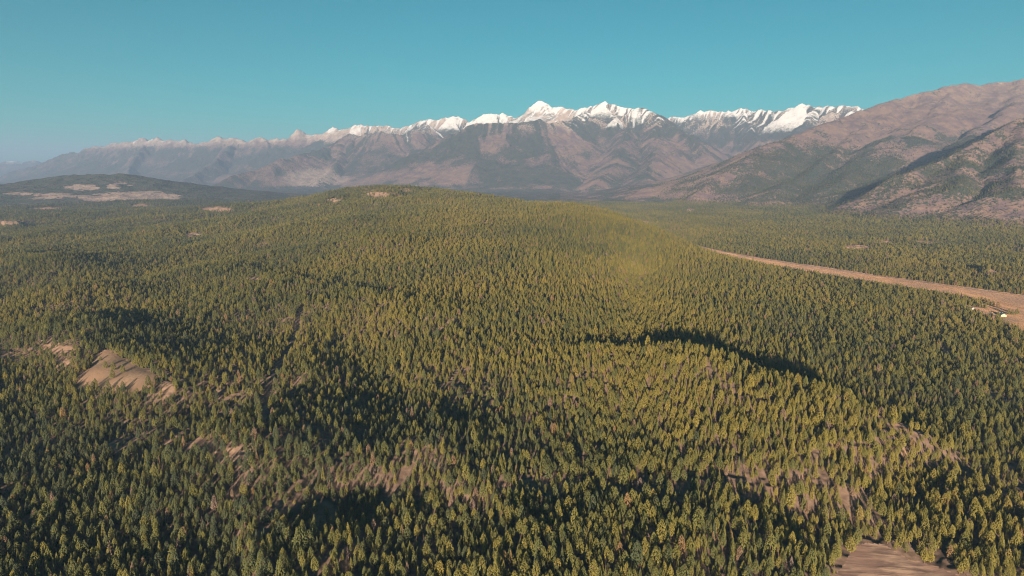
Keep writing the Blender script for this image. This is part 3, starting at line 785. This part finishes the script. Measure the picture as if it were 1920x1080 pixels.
LONE = [(198, 692, 11, 'small lone pine at upper left on the tan grassy slope'), (213, 696, 13, 'lone pine in the middle of the tan grassy slope'),
        (231, 701, 12, 'lone pine right of centre on the tan grassy slope'), (211, 711, 13, 'lone dark pine lowest on the tan grassy slope'),
        (188, 677, 7, 'little bush-like pine near the top of the tan grassy slope')]
for px, py, h, lab in LONE:
    x, y, z = on_ground(px, py)
    single_tree(x, y, z, h, 1.05, random.random() * 6, 2, 0.42, lab, 'lone pines on the grassy slope', 'pine_tree')
FARM = [(1871, 578, 15, 'rusty bare-looking tree standing alone behind the farmhouse', 0.9), (1891, 590, 13, 'bushy tree at left of the clump beside the farmhouse', 0.5),
        (1898, 591, 12, 'bushy tree in the middle of the clump beside the farmhouse', 0.45), (1906, 590, 14, 'taller pointed tree at right of the clump beside the farmhouse', 0.5),
        (1861, 575, 14, 'rightmost tree of the row along the meadow near the farmhouse', 0.5), (1853, 573, 15, 'second tree from the right in the row along the meadow', 0.48),
        (1846, 570, 15, 'third tree from the right in the row along the meadow', 0.5), (1840, 567, 14, 'fourth tree from the right in the row along the meadow', 0.86)]
for px, py, h, lab, t in FARM:
    x, y, _ = at_height(px, py, 0); z = float(Zgrid(np.array([x]), np.array([y]))[0])
    single_tree(x, y, z, h, 1.25, random.random() * 6, 2, t, lab, 'trees round the farmhouse', 'pine_tree')

# ---- the rest of the forest: one object, trees as instances of the small templates it carries
def forest_object(name, label, sel, variants, off):
    V, Fc, MI, VAR = [], [], [], []
    for k, (t, c) in enumerate(variants):
        for (vv, ff), mi in ((t, 1), (c, 0)):
            b0 = len(V); V += vv; Fc += [tuple(q + b0 for q in f) for f in ff]; MI += [mi] * len(ff); VAR += [k + 1] * len(vv)
    nt = len(V); idx = np.nonzero(sel)[0]
    V = np.concatenate([np.array(V), np.stack([TX[idx], TY[idx], TZ[idx] - 0.15], 1)])
    me = bpy.data.meshes.new(name); me.from_pydata(V.tolist(), [], Fc)
    me.materials.append(NEEDLE); me.materials.append(BARK)
    me.polygons.foreach_set('material_index', np.array(MI, np.int32))
    z = np.zeros(nt)
    add_float(me, 'tmpl', np.concatenate([VAR, 0 * TX[idx]])); add_float(me, 'pick', np.concatenate([z, TV[idx] - off + 1]))
    add_float(me, 'tint', np.concatenate([z, TT[idx]])); add_float(me, 'rot', np.concatenate([z, TROT[idx]]))
    a = me.attributes.new('scl', 'FLOAT_VECTOR', 'POINT')
    s = np.concatenate([np.ones((nt, 3)), np.stack([TH[idx] * TW[idx], TH[idx] * TW[idx], TH[idx]], 1)])
    a.data.foreach_set('vector', s.astype(np.float32).ravel())
    o = bpy.data.objects.new(name, me); COL.objects.link(o)
    o['kind'] = 'stuff'; o['label'] = label; o['category'] = 'forest'
    ng = bpy.data.node_groups.new(name, 'GeometryNodeTree')
    ng.interface.new_socket('Geometry', in_out='INPUT', socket_type='NodeSocketGeometry')
    ng.interface.new_socket('Geometry', in_out='OUTPUT', socket_type='NodeSocketGeometry')
    N, L = ng.nodes, ng.links
    gi, go, jn = N.new('NodeGroupInput'), N.new('NodeGroupOutput'), N.new('GeometryNodeJoinGeometry')
    def named(nm, typ='FLOAT'):
        x = N.new('GeometryNodeInputNamedAttribute'); x.data_type = typ; x.inputs['Name'].default_value = nm
        return [s for s in x.outputs if s.enabled and s.name == 'Attribute'][0]
    def iseq(sock, val):
        x = N.new('FunctionNodeCompare'); x.data_type = 'FLOAT'; x.operation = 'EQUAL'
        L.new(sock, x.inputs[0]); x.inputs[1].default_value = val; x.inputs['Epsilon'].default_value = 0.1
        return x.outputs[0]
    def split(sock, geo):
        x = N.new('GeometryNodeSeparateGeometry'); x.domain = 'POINT'
        L.new(geo, x.inputs['Geometry']); L.new(sock, x.inputs['Selection']); return x.outputs['Selection']
    tm, pk = named('tmpl'), named('pick')
    rv = N.new('ShaderNodeCombineXYZ'); L.new(named('rot'), rv.inputs['Z'])
    for k in range(len(variants)):
        inst = split(iseq(tm, k + 1), gi.outputs[0]); p = split(iseq(pk, k + 1), gi.outputs[0])
        m2p = N.new('GeometryNodeMeshToPoints'); L.new(p, m2p.inputs['Mesh'])
        ip = N.new('GeometryNodeInstanceOnPoints')
        L.new(m2p.outputs[0], ip.inputs['Points']); L.new(inst, ip.inputs['Instance'])
        L.new(rv.outputs[0], ip.inputs['Rotation']); L.new(named('scl', 'FLOAT_VECTOR'), ip.inputs['Scale'])
        L.new(ip.outputs[0], jn.inputs[0])
    L.new(jn.outputs[0], go.inputs[0])
    md = o.modifiers.new('trees', 'NODES'); md.node_group = ng
    return o
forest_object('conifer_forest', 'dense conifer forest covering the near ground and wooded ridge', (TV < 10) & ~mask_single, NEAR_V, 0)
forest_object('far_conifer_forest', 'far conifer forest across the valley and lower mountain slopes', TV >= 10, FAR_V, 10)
print('trees', len(TX), (TV < 10).sum())

# ------------------------------------------------------------------ roads, farm
def flat_mat(name, c0, c1, scale, rough=0.9):
    m, n, l, b = new_mat(name); tc = n.new('ShaderNodeTexCoord')
    nz = noise(n, l, tc.outputs['Object'], scale, 3)
    l.new(mixc(n, l, remap(n, l, nz, .35, .65), c0, c1), b.inputs['Base Color']); b.inputs['Roughness'].default_value = rough
    return m
GRAVEL = flat_mat('pale_gravel', (0.36, 0.28, 0.21), (0.46, 0.37, 0.29), 0.08)
DIRT = flat_mat('dirt', (0.09, 0.065, 0.05), (0.14, 0.10, 0.075), 0.1)
def ribbon(name, P, width, mat, label, lift=0.35, step=9.0):
    P = np.array([p[:2] for p in P]); seg = np.hypot(*np.diff(P, axis=0).T); cum = np.r_[0, np.cumsum(seg)]
    t = np.linspace(0, cum[-1], max(3, int(cum[-1] / step)))
    c = np.stack([np.interp(t, cum, P[:, 0]), np.interp(t, cum, P[:, 1])], 1)
    for _ in range(4): c[1:-1] = 0.25 * c[:-2] + 0.5 * c[1:-1] + 0.25 * c[2:]
    d = np.gradient(c, axis=0); d /= np.linalg.norm(d, axis=1)[:, None]; nrm = np.stack([-d[:, 1], d[:, 0]], 1)
    V, Fc = [], []
    for k in range(len(c)):
        for s in (-.5, 0, .5):
            q = c[k] + nrm[k] * s * width * (1 + 0.15 * math.sin(k * 1.7 + s)); V.append((q[0], q[1], float(Zgrid(q[:1], q[1:])[0]) + lift))
    for k in range(len(c) - 1):
        for s in (0, 1): a = k * 3 + s; Fc.append((a, a + 1, a + 4, a + 3))
    o = bpy.data.objects.new(name, mesh_from(name, V, Fc, [mat])); COL.objects.link(o); o['kind'] = 'structure'; o['label'] = label
ribbon('gravel_road', ROAD, 7, GRAVEL, 'pale gravel road along the far edge of the meadow', 0.5)
ribbon('farm_track', [at_height(x, y, 0) for x, y in [(1796,577),(1815,580),(1838,584),(1858,590),(1878,598),(1900,600),(1935,606)]], 5, GRAVEL, 'pale track leading past the farmhouse', 0.4)
ribbon('forest_track', TRACK, 3.6, DIRT, 'narrow dirt track in shade through the trees', 0.4)
ribbon('hillside_track', TRACK2, 4, DIRT, 'short dirt track between the foreground trees', 0.4)

CREAM = flat_mat('cream_siding', (0.46, 0.41, 0.25), (0.52, 0.46, 0.29), 3)
GREYW = flat_mat('grey_boards', (0.26, 0.25, 0.25), (0.36, 0.34, 0.33), 2)
ROOFM = flat_mat('pale_metal_roof', (0.24, 0.26, 0.27), (0.32, 0.34, 0.35), 1.5, 0.6)
GLASS = flat_mat('window_glass', (0.02, 0.025, 0.03), (0.03, 0.035, 0.04), 2, 0.1)
WHITE = flat_mat('white_paint', (0.74, 0.74, 0.74), (0.80, 0.80, 0.80), 2, 0.4)
DARK = flat_mat('dark_rubber', (0.02, 0.02, 0.02), (0.03, 0.03, 0.03), 2)
def part(name, V, Fc, mat, parent):
    o = bpy.data.objects.new(name, mesh_from(name, V, Fc, [mat])); COL.objects.link(o); o.parent = parent; return o
def boxv(x0, x1, y0, y1, z0, z1):
    V = [(x, y, z) for z in (z0, z1) for y in (y0, y1) for x in (x0, x1)]
    return V, [(0, 2, 3, 1), (4, 5, 7, 6), (0, 1, 5, 4), (2, 6, 7, 3), (0, 4, 6, 2), (1, 3, 7, 5)]
def root(name, loc, rz, label, cat, group=None):
    e = bpy.data.objects.new(name, None); COL.objects.link(e)
    e.location = (loc[0], loc[1], float(Zgrid(np.array([loc[0]]), np.array([loc[1]]))[0]) + 0.05); e.rotation_euler = (0, 0, rz)
    e['label'] = label; e['category'] = cat
    if group: e['group'] = group
    return e
def gable_building(name, loc, rz, w, l_, hw, hr, wall, label, wins):
    """local -y is the gable end that faces the viewer"""
    e = root(name, loc, rz, label, name.replace('_', ' ').split()[-1])
    a = w / 2
    V = [(-a, 0, -1), (a, 0, -1), (a, 0, hw), (0, 0, hr), (-a, 0, hw), (-a, l_, -1), (a, l_, -1), (a, l_, hw), (0, l_, hr), (-a, l_, hw)]
    part('wall', V, [(0, 1, 2, 3, 4), (6, 5, 9, 8, 7), (1, 6, 7, 2), (5, 0, 4, 9)], wall, e)
    o_ = 0.5; k = (hr - hw) / a; zt = 0.05
    RV = []
    for z in (zt, zt + 0.22):
        RV += [(-a - o_, -o_, hw - k * o_ + z), (0, -o_, hr + z), (a + o_, -o_, hw - k * o_ + z), (-a - o_, l_ + o_, hw - k * o_ + z), (0, l_ + o_, hr + z), (a + o_, l_ + o_, hw - k * o_ + z)]
    rf = part('roof', RV, [(0, 3, 4, 1), (1, 4, 5, 2), (6, 7, 10, 9), (7, 8, 11, 10), (0, 1, 7, 6), (1, 2, 8, 7), (3, 9, 10, 4), (4, 10, 11, 5), (0, 6, 9, 3), (2, 5, 11, 8)], ROOFM, e)
    if wins:
        part('chimney', *boxv(-0.4, 0.4, l_ * .6, l_ * .6 + .8, hr - 0.8, hr + 1.1), GREYW, rf)
        for wx in (-a * .5, a * .5):
            f = part('window', *boxv(wx - .75, wx + .75, -0.08, 0.02, 1.1, 2.4), WHITE, e)
            part('pane', *boxv(wx - .62, wx + .62, -0.11, -0.075, 1.23, 2.27), GLASS, f)
        for q in range(4):
            y0 = 2 + q * (l_ - 5) / 3
            f = part('window', *boxv(-a - .08, -a + .02, y0, y0 + 1.4, 1.1, 2.4), WHITE, e)
            part('pane', *boxv(-a - .11, -a - .075, y0 + .12, y0 + 1.28, 1.23, 2.27), GLASS, f)
        part('door', *boxv(-.5, .5, -0.09, 0.02, 0, 2.1), GREYW, e)
    else:
        part('door', *boxv(-a * .55, a * .55, -0.09, 0.02, 0, hw * .8), GREYW, e)
    return e
gable_building('farm_house', HOUSE, -math.radians(22), 9.5, 19, 3.4, 6.0, CREAM, 'cream farmhouse with pale metal roof standing at the edge of the meadow', True)
gable_building('grey_shed', SHED, -math.radians(22), 6.5, 10, 3.0, 4.6, GREYW, 'grey shed with pale roof among the trees left of the farmhouse', False)
gable_building('small_shed', SHED2, -math.radians(22), 4.5, 7, 2.6, 3.8, GREYW, 'smallest shed, behind the grey shed near the tree row', False)
def pickup(px, py, rz, label):
    loc = at_height(px, py, 0); e = root('parked_truck', loc, rz, label, 'truck', 'white trucks parked by the farmhouse')
    prof = [(-2.6, .5), (2.6, .5), (2.65, 1.05), (1.3, 1.15), (.75, 1.85), (-.7, 1.85), (-.85, 1.15), (-2.6, 1.15)]
    V = [(x, s * .95, z) for s in (-1, 1) for x, z in prof]; n = len(prof)
    part('body', V, [tuple(range(n))[::-1], tuple(range(n, 2 * n))] + [(i, (i + 1) % n, (i + 1) % n + n, i + n) for i in range(n)], WHITE, e)
    for s in (-1, 1): part('window', *boxv(-.55, .6, s * .96 - .015, s * .96 + .015, 1.25, 1.75), GLASS, e)
    for x in (-1.6, 1.6):
        for s in (-1, 1):
            WV = [(x + .38 * math.cos(a), s * .9 + q, .38 + .38 * math.sin(a)) for q in (-.12, .12) for a in np.linspace(0, 2 * math.pi, 12, endpoint=False)]
            part('wheel', WV, [tuple(range(12))[::-1], tuple(range(12, 24))] + [(i, (i + 1) % 12, (i + 1) % 12 + 12, i + 12) for i in range(12)], DARK, e)
pickup(1869, 593, 0.3, 'white truck parked left of the farmhouse gable')
pickup(1859, 587, 0.5, 'white truck parked farther left beside the farm track')

# ------------------------------------------------------------------ air
def haze():
    x0, x1, y0, y1, z0, z1 = -48000, 48000, -400, 62000, -40, 2250
    V, Fc = boxv(x0, x1, y0, y1, z0, z1)
    m = bpy.data.materials.new('haze'); m.use_nodes = True; n = m.node_tree.nodes; n.clear()
    o_ = n.new('ShaderNodeOutputMaterial'); v = n.new('ShaderNodeVolumePrincipled')
    v.inputs['Color'].default_value = (0.43, 0.60, 0.95, 1); v.inputs['Density'].default_value = 3.5e-5
    v.inputs['Anisotropy'].default_value = 0.0
    m.node_tree.links.new(v.outputs['Volume'], o_.inputs['Volume'])
    o = bpy.data.objects.new('haze', mesh_from('haze', V, Fc, [m])); COL.objects.link(o)
    o['kind'] = 'stuff'; o['label'] = 'thin blue haze over the valley'
haze()
